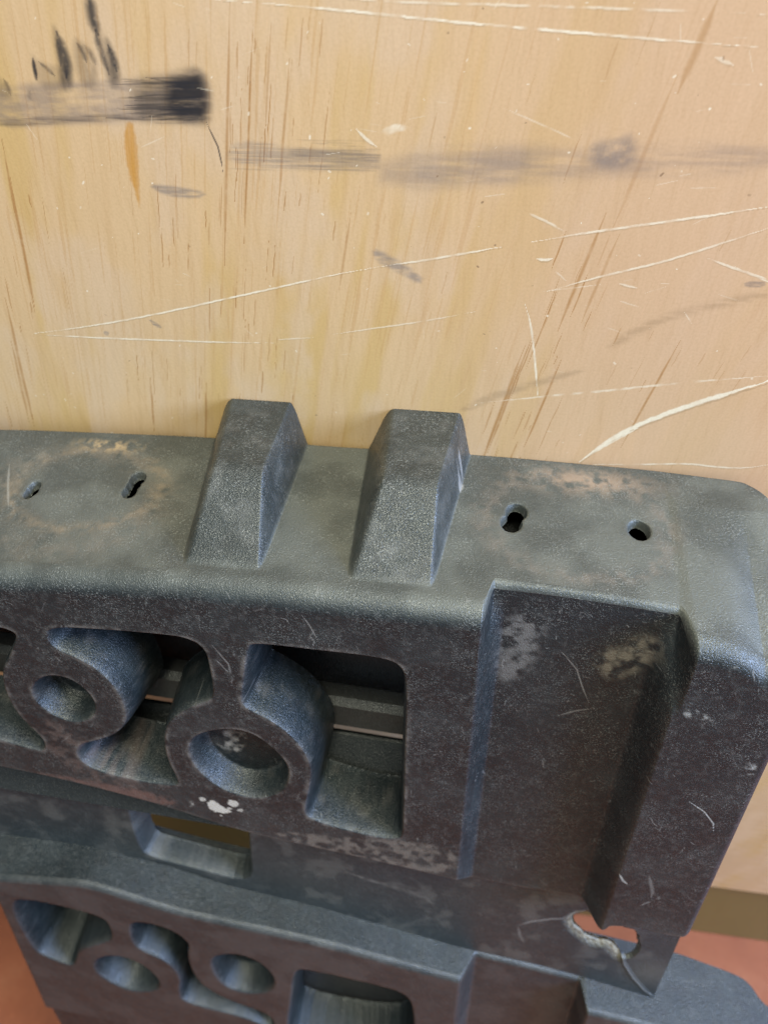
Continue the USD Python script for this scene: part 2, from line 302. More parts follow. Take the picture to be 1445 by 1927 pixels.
smear([(860, 770), (930, 735), (1100, 690), (1100, 700), (940, 748), (880, 775)], [0.34, 0.22, 0.12], .4, 3, (9, 2), 22)
smear([(1400, 530), (1440, 528), (1440, 540), (1402, 540)], GREY * 4, .5, 1.2, (4, 1), 23)
col = mix(col, GREY, line_mask(mms([(388, 228), (398, 250), (410, 275), (418, 310), (419, 322)]), .38, X, Z) * .75)
# pale scratches
PALE = np.array([0.86, 0.74, 0.55])
def scratch(pts, w, a, broken=.0, seed=0, shade=True):
    p = mms(pts); w = w * 1.15
    p = np.vstack([p[:1], chaik_open(p), p[-1:]])
    brk = lambda x, y: np.clip(1 - broken * 2.4 * np.clip(meshkit.fbm(np.stack([x / 5, y / 5, x * 0], -1), 2, seed) - .42, 0, 1) * 2.2, 0, 1)
    wv = lambda x, y: (fb(x, y, 2.0, 2, seed + 50) - .5) * w * .9
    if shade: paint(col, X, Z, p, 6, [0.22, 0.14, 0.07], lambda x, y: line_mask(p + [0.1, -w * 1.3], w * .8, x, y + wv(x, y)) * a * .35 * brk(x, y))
    paint(col, X, Z, p, 6, PALE, lambda x, y: line_mask(p, w, x, y + wv(x, y)) * a * brk(x, y))
scratch([(405, -2), (560, 10), (722, 26), (850, 40), (1000, 53), (1200, 70), (1460, 90)], .36, .95, .5, 3)
scratch([(560, -12), (722, 2), (900, 7), (1150, 14), (1460, 26)], .34, .6, .6, 5)
scratch([(62, 627), (140, 618), (260, 598), (380, 572), (510, 543), (640, 514), (722, 500)], .38, .95, .35, 7)
scratch([(722, 500), (790, 491), (870, 477), (945, 464)], .40, .85, .3, 8)
scratch([(62, 628), (140, 633), (222, 637), (340, 641), (420, 644), (518, 645)], .36, .9, .3, 9)
scratch([(520, 639), (590, 635)], .3, .6, .3, 10)
scratch([(625, 629), (722, 615), (800, 604), (893, 586)], .34, .55, .5, 11)
scratch([(1000, 455), (1100, 438), (1200, 424), (1330, 406), (1460, 386)], .42, .8, .4, 12)
scratch([(1030, 548), (1120, 522), (1250, 492), (1350, 460), (1460, 424)], .42, .72, .35, 13)
scratch([(987, 570), (998, 605), (1005, 660), (1012, 745)], .40, .9, .3, 14)
scratch([(905, 758), (1020, 746), (1160, 733), (1300, 718), (1460, 706)], .55, .55, .5, 15, False)
scratch([(1090, 870), (1120, 845), (1160, 820), (1210, 795), (1290, 765), (1370, 740), (1460, 712)], 1.15, .92, .15, 16)
scratch([(1100, 862), (1140, 836), (1200, 806)], .8, .8, .2, 17, False)
scratch([(1090, 874), (1200, 874), (1300, 872), (1340, 878), (1400, 882), (1460, 872)], .45, .7, .4, 18)
scratch([(1330, 485), (1380, 504), (1460, 530)], .4, .7, .4, 19)
scratch([(1380, 500), (1420, 520), (1460, 535)], .35, .6, .4, 20)
scratch([(670, 242), (690, 262), (708, 276)], .5, .8, .3, 21)
scratch([(722, 250), (740, 240), (772, 240)], 1.2, .6, .9, 22, False)
scratch([(715, 255), (735, 243), (752, 236)], 1.3, .7, .9, 23, False)
scratch([(945, 202), (1000, 225), (1100, 270)], .3, .35, .6, 24, False)
scratch([(985, 397), (1030, 416), (1062, 436)], .45, .6, .6, 25)
scratch([(1010, 486), (1024, 490), (1040, 486)], .5, .85, .1, 26)
scratch([(1165, 534), (1200, 542)], .4, .6, .2, 27); scratch([(1345, 106), (1380, 122)], .5, .6, .2, 28)
scratch([(1020, 548), (1090, 540), (1130, 535)], .25, .4, .5, 29, False); scratch([(1045, 510), (1065, 528)], .3, .5, .3, 30, False)
for _ in range(60):
    p = np.array([rng.uniform(0, 1445), rng.uniform(0, 860)]); an = rng.normal(0.05, .35) + (rng.random() < .2) * 1.2; ln = rng.uniform(8, 60)
    scratch([p, p + ln * np.array([math.cos(an), math.sin(an)])], rng.uniform(.12, .26), rng.uniform(.15, .45), .5, int(rng.integers(99)), False)
for _ in range(120):
    p = mm((rng.uniform(0, 1445), rng.uniform(0, 860))); r = rng.uniform(.12, .45)
    p2, al, cc = [p, p + rng.normal(0, .4, 2)], rng.uniform(.4, .9), PALE if rng.random() < .8 else [.25, .15, .08]
    paint(col, X, Z, p2, 2, cc, lambda x, y: line_mask(p2, r, x, y, False) * al)
Vb = np.stack([Xg, np.full_like(Xg, BY), Zg], -1).reshape(-1, 3)
fine = define('/World/plywood_panel/front_veneer', Vb, grid_faces(NR, NC)[:, ::-1], None, col.reshape(-1, 3), 'plywood')
# the rest of the board's face round the fine sheet, its thickness and the plinth
XL, XR, ZT = -0.75, 0.95, 1.32
tl, tr, bl, br = (xl[0, 0], z1), (xr[0, 0], z1), (xl[-1, 0], z0), (xr[-1, 0], z0)
pts = [(XL, ZT), (XR, ZT), (XL, ZB), (XR, ZB), tl, tr, bl, br]
def coarse(n):                                                       # quads between the outer and inner rectangle, subdivided for the grain tint
    Vs, Fs_, o = [], [], 0
    for q in ((0, 1, 5, 4), (1, 3, 7, 5), (3, 2, 6, 7), (2, 0, 4, 6)):
        s = np.linspace(0, 1, n); a, b, c, d = (np.array(pts[i]) for i in q)
        S, T = np.meshgrid(s, s, indexing='ij'); S, T = S[..., None], T[..., None]
        P = (a * (1 - S) + b * S) * (1 - T) + (d * (1 - S) + c * S) * T
        Vs.append(P.reshape(-1, 2)); Fs_.append(grid_faces(n, n) + o); o += n * n
    return np.vstack(Vs), np.vstack(Fs_)
P2, F2 = coarse(150)
gx2 = (P2[:, 0] * GR[1] - P2[:, 1] * GR[0]) * 1e3; gz2 = (P2[:, 0] * GR[0] + P2[:, 1] * GR[1]) * 1e3
nz2 = lambda sx, sz, o=3, seed=0: meshkit.fbm(np.stack([gx2 / sx, gz2 / sz, gx2 * 0], -1), o, seed)
c2 = np.tile(WOOD * [.95, .95, .98], (len(P2), 1))
c2 = mix(c2, WOOD * [0.93, 0.90, 0.68], sstep((nz2(14, 120, 3, 1) - .52) * 5) * .75)
c2 = mix(c2, WOOD * [1.05, 1.08, 1.2], sstep((nz2(9, 40, 4, 5) - .52) * 6) * .8)
Vc = np.stack([P2[:, 0], np.full(len(P2), BY), P2[:, 1]], -1)
define('/World/plywood_panel/face', Vc, F2[:, ::-1], None, c2, 'plywood')
box_mesh('/World/plywood_panel/core', np.array([XL, BY + .0004, ZB]), [[XR - XL, 0, 0], [0, .028, 0], [0, 0, ZT - ZB]], 'plywood', WOOD * .85)
box_mesh('/World/plywood_panel/plinth', np.array([XL + .002, BY + REC, ZF]), [[XR - XL - .004, 0, 0], [0, .018, 0], [0, 0, ZB - ZF - .001]], 'plywood', [0.17, 0.13, 0.036])  # dark olive colour carries part of the shade under the board's overhang

# ------------------------------------------------------------------ the black moulded panel
panel = UsdGeom.Xform.Define(stage, '/World/plastic_panel').GetPrim()
tag(panel, label='worn black moulded plastic panel with ring bosses and two lugs leaning on plywood', category='plastic panel')
PP = '/World/plastic_panel'
def ramp_wall(d, w): return np.clip((d + 1.0) / w, 0, 1) ** 2

def sheet(fr, a_lin, fold, back, bot, delta, Rf, n_led, n_arc, n_face, feats, amin=None, delta_top=None):
    """The moulded skin of one unit: ledge, rounded fold and front. Returns grids of position, coordinates and depth."""
    nL, nA = n_led, n_arc
    kind = np.concatenate([np.zeros(n_led), np.ones(n_arc), np.full(n_face, 2)])[:, None] + np.zeros((1, len(a_lin)))
    def build(A):
        fo, bk, bo, de, rf = (g(A) for g in (fold, back, bot, delta, Rf))
        if delta_top is not None:
            q = np.concatenate([np.zeros(nL + nA), sstep(np.linspace(0, 1, n_face) / .17)])[:, None]; de = delta_top(A) * (1 - q) + de * q
            rf = Rf(A, delta_top(A))
        l, m, f = slice(0, nL), slice(nL, nL + nA), slice(nL + nA, None)
        turn = math.pi - A98; T = rf * math.tan(turn / 2); w0 = de / math.sin(A98); cw, sw = math.cos(A98), math.sin(A98)
        t1 = np.linspace(0, 1, nL)[:, None]; wl = np.maximum(bk[l], w0[l] + T[l] + 1) * (1 - t1) + (w0[l] + T[l]) * t1
        cenv, cend = cw * w0 + T, de + rf                            # the fold's arc
        st = np.arctan2(sw * (w0 + T) - cend, cw * (w0 + T) - cenv); dd = (-math.pi / 2 - st + math.pi) % (2 * math.pi) - math.pi
        an = (st + dd * 0)[m] + dd[m] * np.linspace(0, 1, nA + 2)[1:-1, None]
        av, ad = cenv[m] + rf[m] * np.cos(an), cend[m] + rf[m] * np.sin(an)
        t3 = np.linspace(0, 1, n_face)[:, None]; fv = cenv[f] * (1 - t3) + (bo[f] - fo[f]) * t3
        Vv, D = np.vstack([cw * wl, av, fv]), np.vstack([sw * wl, ad, de[f]])
        nv = np.vstack([np.full_like(wl, sw), -np.cos(an), np.zeros_like(fv)]); nd = np.vstack([np.full_like(wl, -cw), -np.sin(an), np.ones_like(fv)])
        fo = np.vstack([fo[l] * np.clip(1 - (wl - w0[l] - T[l]) / 75, 0, 1), fo[m], fo[f]])
        return Vv, D, nv, nd, np.vstack([wl, np.full_like(av, -1), np.full_like(fv, -1)]), fo
    A = np.array(a_lin)[None] + 0 * kind
    Vv, D, nv, nd, wq, fo = build(A)
    if amin is not None:
        jn = nL + nA; ease = np.clip((np.arange(len(A)) - jn) / 10, 0, 1)[:, None]; hinge = a_lin[0] + 0.62 * (a_lin[-1] - a_lin[0])
        j = np.searchsorted(a_lin, q0[0]); amn = amin((Vv + fo)[:, j:j + 1]) * ease + a_lin[0] * (1 - ease)
        A = np.where(A < hinge, amn + (A - a_lin[0]) * (hinge - amn) / (hinge - a_lin[0]), A)
        Vv, D, nv, nd, wq, fo = build(A)
    disp = feats(A, Vv + fo, wq, kind, D)
    P = fr.O + (fr.E * A[..., None] + V_ * (Vv + fo + nv * disp)[..., None] + fr.N * (D + nd * disp)[..., None]) * 1e-3
    sheet.depth = D + disp
    return P, A, Vv + fo, wq, kind, disp

def rim(P, dirs, first=None):
    """Adds turned-down edges: the outline rows/columns repeated further along a direction (top, bottom, left, right)."""
    t, b, l, r = dirs
    if t is not None: P = np.concatenate([P[:1] + t, P[:1] + t * .5, P], 0)
    if b is not None: P = np.concatenate([P, P[-1:] + b * .5, P[-1:] + b], 0)
    if l is not None: P = np.concatenate([P[:, :1] + l, P[:, :1] + l * .5, P], 1)
    if r is not None: P = np.concatenate([P, P[:, -1:] + r * .5, P[:, -1:] + r], 1)
    return P

def interp(pts, k=1):
    pts = np.array(sorted(map(tuple, pts)))
    from scipy.interpolate import PchipInterpolator
    f = PchipInterpolator(pts[:, 0], pts[:, 1], extrapolate=False)
    return lambda a: np.where(a < pts[0, 0], pts[0, 1] + (a - pts[0, 0]) * (pts[1, 1] - pts[0, 1]) / (pts[1, 0] - pts[0, 0]) * .5, np.where(a > pts[-1, 0], pts[-1, 1], np.nan_to_num(f(a))))

def fb3(A, B, D, sc, o=4, seed=0): return meshkit.fbm(np.stack([A / sc, B / sc, D / sc], -1), o, seed)
def dirt(A, B, D, seed=0):
    """Base colour of the worn plastic: black, grazed grey, brown dust."""
    c = np.tile([0.0100, 0.0145, 0.0165], A.shape + (1,))
    c = mix(c, [0.030, 0.038, 0.040], sstep((fb3(A, B, D, 26, 6, seed) - .40) * 2.2) * .5)
    c = mix(c, [0.088, 0.090, 0.088], sstep((fb3(A, B, D, 2.4, 4, seed + 3) - .50) * 4) * .26)
    c = mix(c, [0.011, 0.011, 0.012], sstep((fb3(A, B, D, 6, 6, seed + 7) - .47) * 3) * .5)
    return c

# -- upper unit
fold_px = [(0, 1085), (190, 1094), (380, 1105), (722, 1140), (900, 1158), (1330, 1222), (1390, 1236), (1445, 1268)]
fold = interp(FR.Fs(fold_px))
delta = None
back = interp(list(FR.Ls([(0, 806), (200, 812), (410, 822), (640, 838), (880, 852), (1200, 880), (1340, 897)])) + [FR.L((1395, 905)), (179, 106.5), (184, 101.5), (188, 94), (190, 86)])
BL = FR.Fs([(-300, 1380), (0, 1445), (100, 1466), (280, 1512), (470, 1570), (700, 1622), (866, 1661)])
aE = 190.0
bot_pts = list(map(tuple, BL)) + [(53.5, 222.5), (56.5, 251), tuple(FR.F((1130, 1695), DP)), (142, 250.0)] + [tuple(p) for p in FR.Fs([(1200, 1750), (1262, 1764)])] + [(185.5, 250.5), (188, 248.4), (190, 244)]
bot_l = interp(BL); bot_r = interp(bot_pts[7:])
bot = lambda a: np.where(a < 44.5, bot_l(a), np.where(a < 56.5, bot_l(np.full_like(a, 44.5)) + (251 - bot_l(np.full_like(a, 44.5))) * sstep((a - 44.5) / 11.5), bot_r(a)))
pl0, pl1, pr1, pr0 = 44.5, 56.0, 125.0, 138.0
delta = lambda a: DP * np.minimum(sstep((a - pl0) / (pl1 - pl0)), sstep((pr0 - a) / (pr0 - pr1)))
Rf = lambda a, d=0: 12.0 - 8.0 * d / DP
delta_top = lambda a: DP * np.minimum(sstep((a - pl0) / 5.0), sstep((141.0 - a) / 7.0))
WIN = [
    [(-160, 1150), (0, 1182), (24, 1190), (30, 1200), (14, 1238), (2, 1262), (7, 1299), (31, 1344), (59, 1371), (80, 1392), (84, 1408), (72, 1413), (0, 1392), (-160, 1350)],
    [(93, 1181), (200, 1187), (298, 1195), (352, 1202), (385, 1222), (394, 1262), (400, 1300), (396, 1316), (356, 1328), (318, 1352), (306, 1385), (311, 1427), (332, 1466), (334, 1480), (250, 1468), (173, 1447), (146, 1424), (149, 1402), (187, 1394), (221, 1382), (240, 1358), (239, 1332), (221, 1295), (183, 1257), (138, 1233), (104, 1220), (90, 1202)],
    [(474, 1211), (600, 1226), (712, 1239), (752, 1252), (764, 1285), (760, 1400), (757, 1560), (752, 1581), (680, 1570), (592, 1545), (574, 1532), (578, 1508), (589, 1459), (582, 1425), (548, 1382), (505, 1352), (466, 1334), (455, 1322), (460, 1280), (467, 1224)]]
CUP = [
    [(62, 1295), (75, 1278), (105, 1272), (140, 1283), (170, 1310), (179, 1335), (168, 1350), (145, 1358), (115, 1352), (85, 1335), (66, 1315)],
    [(355, 1407), (370, 1384), (422, 1373), (473, 1380), (520, 1416), (542, 1446), (539, 1476), (522, 1493), (486, 1502), (443, 1495), (400, 1474), (366, 1440)]]
win = [chaikin(FR.Fs(p)) for p in WIN]; cup = [chaikin(FR.Fs(p)) for p in CUP]
DWIN, DCUP = 40.0, [17., 15.]
# lugs: base edges on the ledge (a at the back, a at the front)
LUG = [((-115.0, -60.0), (-101.0, -61.5)), ((-25.5, 32.0), (-20.0, 21.0))]
HL, wF = 30.0, 13.0
HOLES = [[(58, 916, 3.3), (52, 921, 2.7), (63, 909, 2.9)], [(243, 922, 3.7), (251, 910, 3.6), (259, 899, 4.1)], [(962, 984, 5.0), (967, 973, 4.2), (972, 963, 5.0)], [(1204, 992, 5.3)]]
holes = [[(*FR.L(h[:2]), h[2]) for h in hs] for hs in HOLES]
def lug_h(A, w, l):
    (b0, b1), (f0, f1) = l; t = np.clip((w - wF) / (113 - wF), 0, 1)
    left, rgt = f0 + (b0 - f0) * t, f1 + (b1 - f1) * t
    H = smin(HL + 0.012 * (w - 50), (w - wF) * .72, 4.0)
    Hs = smin(2.5 * (A - left), 5.2 * (rgt - A), 10.0)
    return np.maximum(smin(H, Hs, 9.0), -0.0 * A)
def hole_d(A, w, hs):
    d = np.full(A.shape, -99.0)
    for x, y, r in hs: d = np.maximum(d, r - np.hypot(A - x, .82 * (w - y)))
    return d
def feats_u(A, B, w, kind, D):
    led, fac = kind == 0, kind == 2
    out = np.zeros(A.shape)
    lug = np.maximum(lug_h(A, w, LUG[0]), lug_h(A, w, LUG[1])) * led
    out -= lug * lug / (lug + 2.2)
    for hs in holes:
        d = hole_d(A, w, hs); out += led * (4.6 * np.clip((d + .1) / .5, 0, 1) + .4 * sstep((d + 1.4) / 1.4))
    for p in win: out = np.where(fac, np.maximum(out, DWIN * ramp_wall(sdf(p, A, B), 5.6)), out)
    for p, dc in zip(cup, DCUP): out = np.where(fac, out + dc * sstep((sdf(p, A, B) + 1.2) / 7.0) ** .85, out)
    # rounded outer edges
    e = aE - A; out += np.where(e < 5, 5 - np.sqrt(np.maximum(25 - (5 - np.clip(e, 0, 5)) ** 2, 0)), 0)
    e = back(A) - w; out += led * np.where(e < 2, 2 - np.sqrt(np.maximum(4 - (2 - np.clip(e, 0, 2)) ** 2, 0)), 0)
    e = bot(A) - B; out += fac * np.where(e < 2.5, 2.5 - np.sqrt(np.maximum(6.25 - (2.5 - np.clip(e, 0, 2.5)) ** 2, 0)), 0)
    out += .5 * (fb(A, B * 1.0 + w, 45, 2, 4) - .5)                  # the moulding is not quite true
    return out
a_lin = np.concatenate([np.arange(-330, -250, 1.5), np.arange(-250, aE + .01, .56)]); a_lin[-1] = aE
P, A, B, w, kind, disp = sheet(FR, a_lin, fold, back, bot, delta, Rf, 200, 34, 430, feats_u, delta_top=delta_top)
nr, nc = A.shape
# colour
c = dirt(A, np.where(kind == 0, -w, B), sheet.depth)
led = (kind == 0); WL = np.where(led, w, -999.); BF = np.where(led, -999., B)
lugm = sstep(-disp / 2.5)
c = mix(c, [0.102, 0.108, 0.098], (led | (kind == 1)) * (.45 + .4 * sstep((fb(A, w, 26, 5, 21) - .4) * 3)) * (1 - lugm * .7) * np.where(kind == 1, sstep(1 - (B - fold(A)) / 9), 1))
def dust_ring(cx, cy, rx, ry, th, a, colr, seed):
    global c
    r = np.hypot((A - cx) / rx, (w - cy) / ry); c = mix(c, colr, led * np.exp(-((r - 1) / th) ** 2) * a * np.clip((fb(A, w, 4, 6, seed) - .3) * 2.2, 0, 1))
def hole_mid(i, j): q, r_ = np.array(holes[i][0]), np.array(holes[j][0]); return (q + r_) / 2
m0, m1 = hole_mid(0, 1), hole_mid(2, 3)
dust_ring(m0[0] + 2, m0[1] + 3, 42, 30, .13, .7, [0.20, 0.155, 0.11], 31); dust_ring(m0[0] - 3, m0[1] - 6, 50, 36, .22, .4, [0.16, 0.135, 0.11], 33)
q = FR.L((205, 838)); c = mix(c, [0.36, 0.26, 0.15], led * np.exp(-((A - q[0]) / 16) ** 2 - ((w - q[1]) / 5) ** 2) * np.clip((fb(A, w, 4, 3, 35) - .42) * 5, 0, 1))
dust_ring(m1[0], m1[1] + 2, 46, 36, .14, .45, [0.18, 0.145, 0.12], 37)
q = FR.L((1100, 905)); c = mix(c, [0.26, 0.19, 0.14], led * np.exp(-((A - q[0]) / 30) ** 2 - ((w - q[1]) / 9) ** 2) * np.clip((fb(A, w, 5, 4, 39) - .38) * 4, 0, 1))
c = mix(c, [0.028, 0.039, 0.041], (kind == 2) * (.2 + .45 * sstep((fb(A, B, 14, 6, 41) - .40) * 2.4)) * sstep((bot(A) - B + 10) / 30 * -1 + 1.7) * (disp < 1.0))
c = mix(c, [0.10, 0.09, 0.08], (kind == 2) * sstep((disp - 3) / 10) * sstep((fb3(A, B, disp, 7, 5, 43) - .55) * 5) * .4)
# worn rims of the openings, bosses and lower edge
for p in win + cup:
    d = sdf(p, A, B); c = mix(c, [0.115, 0.108, 0.10], (kind == 2) * np.exp(-((d + 1.6) / 1.3) ** 2) * np.clip((fb(A, B, 5, 5, 47) - .38) * 3, 0, 1) * .8)
c = mix(c, [0.12, 0.112, 0.10], (kind == 2) * np.exp(-((bot(A) - B - 1) / 1.6) ** 2) * np.clip((fb(A, B, 9, 5, 48) - .3) * 2.5, 0, 1) * .8)
lh = np.maximum(lug_h(A, w, LUG[0]), lug_h(A, w, LUG[1])) * led
c = mix(c, [0.17, 0.165, 0.155], (lh > 1) * np.clip((fb3(A, w, lh, 9, 5, 49) - .5) * 3, 0, 1) * .35)
# light spots, paint and scuffs measured on the front
def spot(pts, colr, a, soft=.8, seed=0, on=2, d=0.0, thr=.0):
    poly = chaikin(FR.Fs(pts, d) if on == 2 else FR.Ls(pts))
    def m(x, y):
        k = sstep((sdf(poly, x, y) + (fb(x, y, 1.5, 3, seed + 9) - .5) * min(2.2, 3 * soft)) / soft + .5) * a
        return k * np.clip((fb(x, y, 4.5, 6, seed) - thr + .05) * 4, 0, 1) if thr else k
    paint(c, A, BF if on == 2 else WL, poly, 6, colr, m)
CH = [0.50, 0.475, 0.43]
spot([(388, 1510), (402, 1506), (418, 1518), (440, 1530), (420, 1531), (396, 1527)], CH, 1, .8)
spot([(428, 1507), (440, 1505), (452, 1514), (440, 1520), (430, 1515)], CH, .9, .6); spot([(424, 1520), (438, 1521), (430, 1526)], CH, .8, .6)
spot([(372, 1502), (382, 1500), (388, 1506), (378, 1510)], CH, .8, .5); spot([(445, 1524), (455, 1522), (458, 1527), (448, 1529)], CH, .7, .5); spot([(410, 1535), (418, 1534), (420, 1538)], CH, .7, .4)
spot([(338, 1509), (360, 1505), (366, 1518), (345, 1520)], CH, .8, 1, 5, thr=.5)
spot([(400, 1400), (425, 1378), (450, 1376), (465, 1400), (440, 1430), (415, 1425)], [.34, .32, .30], .9, 3, 51, d=12, thr=.5)
spot([(530, 1215), (580, 1222), (590, 1250), (540, 1262), (525, 1240)], [.30, .28, .27], .8, 3, 53, d=22, thr=.5)
spot([(860, 895), (868, 893), (872, 915), (866, 930), (860, 920)], [.30, .29, .28], .7, 1.0, 55, on=0, thr=.35)
spot([(300, 1560), (60, 1400), (80, 1330), (300, 1500)], [.14, .1, .085], .4, 6, 57, thr=.45)
spot([(60, 1450), (330, 1500), (330, 1520), (200, 1500), (40, 1462)], [.15, .085, .07], .6, 4, 58, thr=.3)
spot([(860, 1590), (860, 1655), (640, 1610), (480, 1560), (620, 1575)], [.17, .15, .13], .6, 4, 59, thr=.42)
spot([(1270, 1330), (1330, 1345), (1345, 1365), (1290, 1350)], [.4, .4, .38], .8, 2, 60, thr=.52)
spot([(1400, 1440), (1420, 1430), (1425, 1455), (1405, 1460)], [.34, .34, .33], .8, 2, 61, thr=.45)
spot([(935, 1160), (1040, 1150), (1000, 1260), (935, 1300)], [.15, .145, .14], .7, 9, 62, d=DP, thr=.42)
spot([(1110, 1230), (1230, 1190), (1250, 1230), (1150, 1290)], [.18, .16, .13], .75, 9, 63, d=DP, thr=.42)
def scuff(pts, wd_, a, on=2, d=0.0, colr=(.26, .25, .24)):
    p = FR.Fs(pts, d) if on == 2 else FR.Ls(pts)
    paint(c, A, BF if on == 2 else WL, p, 2, colr, lambda x, y: line_mask(p, wd_, x, y, soft=.7) * a)
scuff([(1055, 1225), (1085, 1260), (1098, 1300), (1108, 1323)], .3, .6, d=DP); scuff([(1048, 1348), (1085, 1338), (1118, 1334)], .3, .6, d=DP); scuff([(1245, 1140), (1243, 1186)], .3, .5, d=5)
scuff([(1295, 1508), (1325, 1528), (1342, 1550), (1342, 1565)], .3, .8, colr=(.45, .45, .44)); scuff([(1165, 1645), (1172, 1658), (1182, 1666)], .5, .8, colr=(.45, .44, .42)); scuff([(1205, 1705), (1215, 1700), (1226, 1697)], .4, .6)
scuff([(1222, 1650), (1228, 1680), (1224, 1690)], .9, .4); scuff([(900, 1185), (896, 1240), (886, 1300), (878, 1348)], .3, .9, colr=(.008, .008, .008)); scuff([(875, 1352), (830, 1370)], .25, .7, colr=(.01, .01, .01))
scuff([(568, 1158), (583, 1178), (598, 1205)], .3, .6); scuff([(400, 1215), (430, 1250), (436, 1275)], .4, .5); scuff([(405, 1240), (432, 1268)], .3, .5); scuff([(17, 870), (13, 900), (12, 948)], .5, .5, on=0, colr=(.3, .29, .27))
for _ in range(230):
    p = np.array([rng.uniform(0, 1445), rng.uniform(1110, 1740)]); an = rng.uniform(0, 6.28); ln = rng.uniform(4, 22)
    scuff([p, p + ln * np.array([math.cos(an), math.sin(an)]) * .6 + rng.normal(0, 2, 2), p + ln * np.array([math.cos(an + .2), math.sin(an + .2)])], rng.uniform(.12, .28), rng.uniform(.15, .55), d=0 if p[0] < 900 or p[0] > 1240 else DP)
for _ in range(70):
    p = np.array([rng.uniform(0, 1400), rng.uniform(860, 1080)]); an = rng.uniform(0, 6.28); ln = rng.uniform(4, 20)
    scuff([p, p + ln * np.array([math.cos(an), math.sin(an)])], rng.uniform(.12, .25), rng.uniform(.15, .4), on=0)
# regions -> parts
lab = np.full(A.shape, 0)                                            # 0 ledge
lab[kind >= 1] = 1                                                   # front frame
lab[(kind >= 1) & (A > 50.5) & (A < 131)] = 2                        # side panel
lab[(kind >= 1) & (A >= 131)] = 3                                    # side rib
lab[led & (lug_h(A, w, LUG[0]) > .3)] = 4; lab[led & (lug_h(A, w, LUG[1]) > .3)] = 5
for i, p in enumerate(cup):
    d = sdf(p, A, B); lab[(kind == 2) & (d > -9.5) & (lab == 1)] = 10 + i; lab[(kind == 2) & (d > -.8)] = 20 + i
for i, hs in enumerate(holes): lab[led & (hole_d(A, w, hs) > -.9)] = 30 + i
hole_open = ((kind == 2) & (disp >= DWIN - .6) & (A < 50)) | (led & (disp > 4.35))
Nn = grid_normals(P)
if (Nn[nr // 2, 5] @ FR.N) > 0: Nn = -Nn
Fq = grid_faces(nr, nc); gone = hole_open.ravel()[Fq].all(1); Fq = Fq[~gone]; fl_ = lab.ravel()[Fq].max(1)
fl_ = np.where((lab.ravel()[Fq].min(1) < 10) & (fl_ >= 20), fl_, fl_)
flip = np.cross(P.reshape(-1, 3)[Fq[0, 1]] - P.reshape(-1, 3)[Fq[0, 0]], P.reshape(-1, 3)[Fq[0, 2]] - P.reshape(-1, 3)[Fq[0, 0]])
if flip @ Nn.reshape(-1, 3)[Fq[0, 0]] < 0: Fq = Fq[:, ::-1]
names = {0: 'top_ledge', 1: 'front_frame', 2: 'side_panel', 3: 'side_rib', 4: 'lug', 5: 'lug_001', 10: 'ring_boss', 11: 'ring_boss_001',
         20: 'ring_boss/cup', 21: 'ring_boss_001/cup', 30: 'top_ledge/screw_hole', 31: 'top_ledge/screw_hole_001', 32: 'top_ledge/screw_hole_002', 33: 'top_ledge/screw_hole_003'}
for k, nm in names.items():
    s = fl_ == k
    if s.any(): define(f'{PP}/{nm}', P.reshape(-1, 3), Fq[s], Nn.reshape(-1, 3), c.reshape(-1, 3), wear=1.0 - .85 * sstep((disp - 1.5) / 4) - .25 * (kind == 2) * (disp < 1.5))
# turned edges: the back of the ledge, the right side and the underside of the front
def strip(path, line, offs, colr=(.03, .03, .032)):
    G = np.stack([line + o for o in offs], 0); n = G.shape[1]; N = grid_normals(G)
    define(path, G.reshape(-1, 3), grid_faces(len(offs), n), N.reshape(-1, 3), np.tile(colr, (G.shape[0] * n, 1)))
strip(f'{PP}/back_flange', P[0], [0 * V_, V_ * .004, V_ * .03]); strip(f'{PP}/under_lip', P[-1], [0 * NI, NI * .008, NI * .024]); rowk = np.clip((np.where(kind[:, -1] == 2, B[:, -1] - fold(A[:, -1]), 0) - 30) / 25, 0, 1)[:, None]
sd_ = NI * rowk + V_ * (1 - rowk) * .5
strip(f'{PP}/side_wall', P[:, -1], [0 * sd_, sd_ * .01, sd_ * .04])

# -- web between the two units, with a square opening and a torn hole
def at_plane(d): return FR.O + NI * d * 1e-3
fold2_px = [(-260, 1555), (0, 1579), (80, 1586), (150, 1595), (274, 1617), (450, 1671), (640, 1721), (869, 1783), (1023, 1818), (1237, 1880), (1300, 1898)]
f2 = interp(FR.Fs(fold2_px, DW))
aw1 = FR.F((1255, 1820), DW)[0]
na, nb = 640, 230
aw = np.linspace(-330, aw1, na)[None]; tb = np.linspace(0, 1, nb)[:, None]
Aw = aw + 0 * tb; Bw0 = (np.where(Aw[0] < 44, bot_l(Aw[0]), 232 + 0 * Aw[0]) - 5)[None]; Bw = Bw0 + (f2(Aw[0])[None] + .6 - Bw0) * tb
wwin = chaikin(FR.Fs([(240, 1500), (246, 1540), (262, 1590), (276, 1612), (380, 1638), (474, 1662), (470, 1600), (464, 1500)], DW), 2)
tearp = [(1074, 1733), (1090, 1724), (1104, 1723), (1120, 1720), (1137, 1724), (1146, 1737), (1160, 1742), (1178, 1748), (1192, 1752), (1201, 1764), (1200, 1776), (1202, 1786), (1195, 1796), (1186, 1803), (1174, 1804), (1164, 1796), (1156, 1786), (1148, 1780), (1138, 1777), (1128, 1777), (1116, 1772), (1102, 1766), (1094, 1757), (1082, 1750)]
tear = chaikin(FR.Fs(tearp, DW), 1)
dw1, dt = sdf(wwin, Aw, Bw), sdf(tear, Aw, Bw)
dt = dt + .5 + (fb(Aw, Bw, 2.2, 4, 77) - .5) * 2.2
